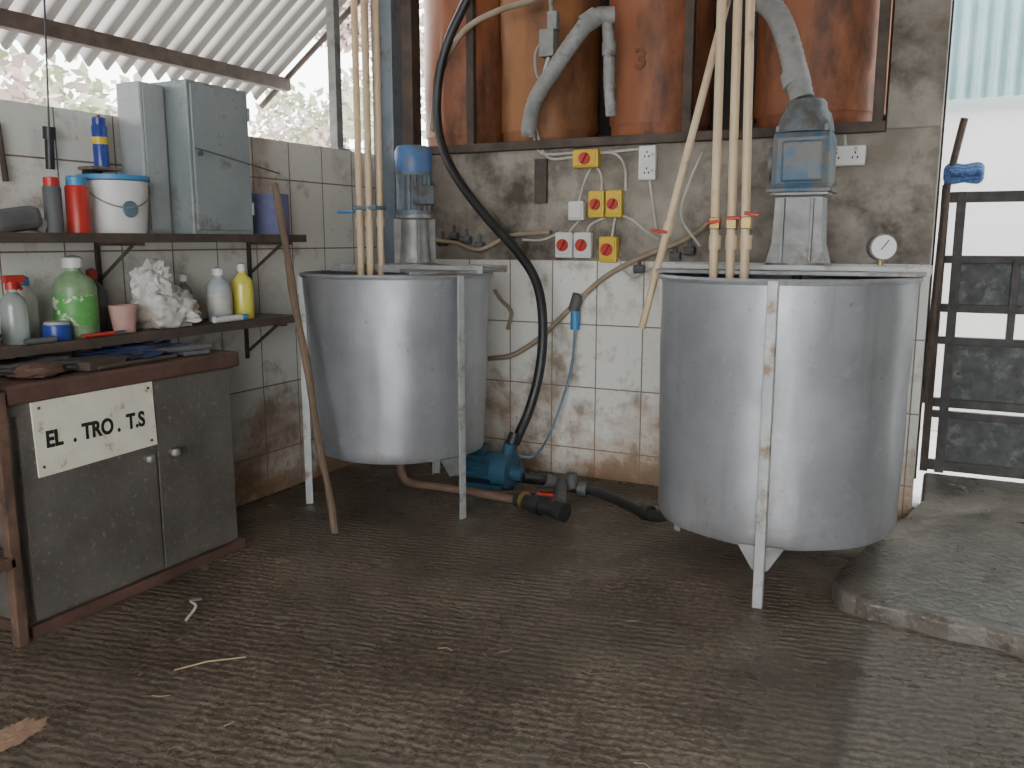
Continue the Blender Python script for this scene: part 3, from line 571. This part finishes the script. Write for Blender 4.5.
bottle('white_bottle',.09,-2.62,Lz,.045,.26,WHITED,LBLUE); bottle('dark_oil_bottle',.08,-2.30,Lz,.05,.28,DGREY,RED); bottle('clear_bottle',.08,-1.80,Lz,.04,.24,CLEAR,WHITE)
g=G('hand_tools',(.25,-2.6,Lz)); cyl('pliers_handle',(.25,-2.50,Lz+.01),(.26,-2.36,Lz+.01),.009,DGREY,g,seg=8); cyl('pliers_handle_2',(.27,-2.50,Lz+.01),(.265,-2.36,Lz+.01),.009,RED,g,seg=8); box('pliers_jaw',(.262,-2.33,Lz+.01),(.02,.06,.016),DGREY,g); cyl('screwdriver',(.26,-2.75,Lz+.012),(.27,-2.63,Lz+.012),.012,DGREY,g,seg=8)
can('blue_tin',.2,-2.57,Lz,.055,.075,NAVY,GREYB)
bottle('soap_refill_bottle',.15,-2.44,Lz,.085,.34,GREEN,WHITE,False,LABG)
g=G('pink_pot',(.2,-2.25,Lz)); lathe('pot',[(0,0),(.045,0),(.06,.115),(.063,.12),(.055,.12),(.04,.01),(0,.01)],(.2,-2.25,Lz),PINK,g)
g=G('plastic_bag_bundle',(.16,-2.01,Lz)); blob('bag',(.16,-2.01,Lz+.083),(.11,.15,.11),BAG,g,.28,1.8,5,1,True); blob('bag_neck',(.15,-2.04,Lz+.2),(.07,.10,.10),BAG,g,.4,2.2,5,5,True); blob('bag_tail',(.18,-1.93,Lz+.045),(.09,.1,.06),BAG,g,.4,2.4,4,9,True)
bottle('detergent_bottle',.17,-1.66,Lz,.06,.27,GREYB,WHITE,False,WHITED)
bottle('washing_up_bottle',.18,-1.51,Lz,.055,.29,YELL,WHITE,False,None,.3)
g=G('brush_tube',(.25,-1.66,1.05)); cyl('tube',(.25,-1.78,Lz+.017),(.26,-1.61,Lz+.017),.016,WHITE,g); cyl('tip',(.26,-1.61,Lz+.018),(.262,-1.58,Lz+.018),.017,LBLUE,g)
g=G('work_boot',(.22,-2.95,Lz)); blob('boot',(.2,-2.93,Lz+.04),(.08,.11,.05),BLACK,g,.3,2,4,3)
g=G('wooden_stick',(.77,-1.57,0)); st=[]
for i in range(15):
    t=i/14; st.append((.771+(.345-.771)*t+.004*math.sin(i*1.1),-1.572+(.152)*t+.004*math.sin(i*1.3),1.72*t+.01))
sweep('shaft',st,[.019+.0025*math.sin(i*2.1) for i in range(15)],WOOD,g,8)
# ---------------- door side: ramp, gate ----------------
poly=[(3.36,.75),(3.36,.1),(3.30,-.2),(3.25,-.38),(3.17,-.7),(3.13,-.92),(3.07,-1.15),(3.075,-1.28),(3.12,-1.38),(3.22,-1.42),(3.36,-1.43),(3.5,-1.475),(3.62,-1.47),(3.74,-1.505),(4.2,-1.54),(4.9,-1.6),(4.9,.75)]
g=G('concrete_ramp',(3.8,-.5,0)); s_=prism('slab',poly,-.12,.078,SLAB,g)
m=s_.modifiers.new('bev','BEVEL'); m.width=.022; m.segments=4
g=G('door_1',(3.9,.78,0))
box2('post',(3.335,.75,0.08),(3.38,.80,1.76),DRUST,g,.003); box2('post',(3.415,.745,0.08),(3.465,.80,1.72),GFR,g,.003); box2('post',(4.72,.75,0.08),(4.78,.81,1.72),GFR,g)
for z,h in ((1.69,.03),(1.34,.022),(1.06,.024),(.87,.022),(.50,.026),(.43,.02),(.12,.03)): box2('rail',(3.38,.76,z-h),(4.75,.81,z+h),GFR,g)
for a,b in ((1.07,1.33),(.51,.86),(.13,.43)): box2('sheet',(3.46,.78,a),(4.72,.79,b),GATE,g,0)
box2('mid_upright',(3.72,.755,.87),(3.76,.805,1.34),GFR,g)
for k in range(4): cyl(f'sheet_bolt_{k+1}',(3.5+.3*k,.765,.68),(3.5+.3*k,.78,.68),.012,DRUST,g,seg=6)
sweep('leaning_bar',[(3.33,.73,.5),(3.36,.735,1.75),(3.42,.74,2.12)],.02,DRUST,g,8)
g=G('blue_rope_coil',(3.45,.72,1.82))
for k in range(3):
    hose('turn',[(3.44+.085*math.cos(a),.70+.02*k,1.80+.018*k+.025*math.sin(a)+.01*math.sin(a*3)) for a in [2*math.pi*i/12 for i in range(13)]],.02,ROPE,g,8,4)
g=G('neighbour_shed',(6,4,0))
box2('white_wall',(2.0,3.0,-.12),(12,3.2,2.6),RENDER,g,0)
bm=bmesh.new(); prev=None
nx=int(10/.015)
for i in range(nx+1):
    x=2+10*i/nx; y=2.93+.022*math.sin(2*math.pi*x/.11)
    c=(bm.verts.new((x,y,2.53)),bm.verts.new((x,y,5.2)))
    if prev: bm.faces.new((prev[0],c[0],c[1],prev[1]))
    prev=c
fin('cladding',bm,LBS,g,True)
def leaves(name,n,fn,s0,s1,par):
    bm=bmesh.new()
    for i in range(n):
        c=fn(); s=random.uniform(s0,s1)
        a=Vector((random.gauss(0,1),random.gauss(0,1),random.gauss(0,1))).normalized(); b=a.orthogonal().normalized()
        v=[bm.verts.new(c+a*s),bm.verts.new(c+b*s*.5),bm.verts.new(c-a*s),bm.verts.new(c-b*s*.5)]; bm.faces.new(v)
    return fin(name,bm,LEAF,par)
random.seed(5)
g=G('hedge',(-5,-2,0))
def fh():
    y=random.uniform(-9,3.5); top=2.75+.35*math.sin(y*1.3)+.2*math.sin(y*3.1)
    return Vector((-4.5+random.gauss(0,.45),y,top*random.uniform(0,1)**.5))
leaves('leaves',12000,fh,.05,.11,g); blob('core',(-4.9,-2.7,1.0),(.5,6,1.3),LEAF,g,.2,2,4,3)
g=G('tree',(-6.2,7.5,0))
cyl('trunk',(-6.2,7.5,-.13),(-6.1,7.5,3.2),.16,WOOD,g,.08)
cc=[(Vector((-6.2+random.uniform(-1.5,1.5),7.5+random.uniform(-1.2,1.5),3.0+random.uniform(0,3.2))),random.uniform(.5,.9)) for _ in range(12)]
def ft():
    c,r=random.choice(cc); d=Vector((random.gauss(0,1),random.gauss(0,1),random.gauss(0,1))).normalized()*r*random.uniform(.4,1)
    return c+d
leaves('foliage',7000,ft,.06,.13,g)
random.seed(11)
g=G('straw_litter',(1.8,-2.5,0)); 
for i in range(12):
    x,y=random.uniform(.7,3.4),random.uniform(-3.6,-1.4); a=random.uniform(0,3.14); l=random.uniform(.03,.09)
    sweep('straw',[(x,y,.004),(x+l*.5*math.cos(a),y+l*.5*math.sin(a),.006),(x+l*math.cos(a+.4),y+l*math.sin(a+.4),.004)],.0013,STRAW,g,5)
sweep('twig',[(1.15,-2.92,.006),(1.21,-2.83,.01),(1.30,-2.74,.006)],.0025,STRAW,g,5)
sweep('curl',cr([(.78,-2.45,.006),(.80,-2.52,.03),(.86,-2.55,.03),(.88,-2.62,.006)],6),.005,WHITED,g,6)
blob('crumb',(1.03,-3.42,.005),(.05,.09,.005),TAN,g,.6,5,4,4)
# ---------------- light ----------------
w=bpy.data.worlds.new('overcast_sky'); SC.world=w; w.use_nodes=True
b=w.node_tree.nodes['Background']; b.inputs[0].default_value=(.95,.975,1,1); b.inputs[1].default_value=10.0
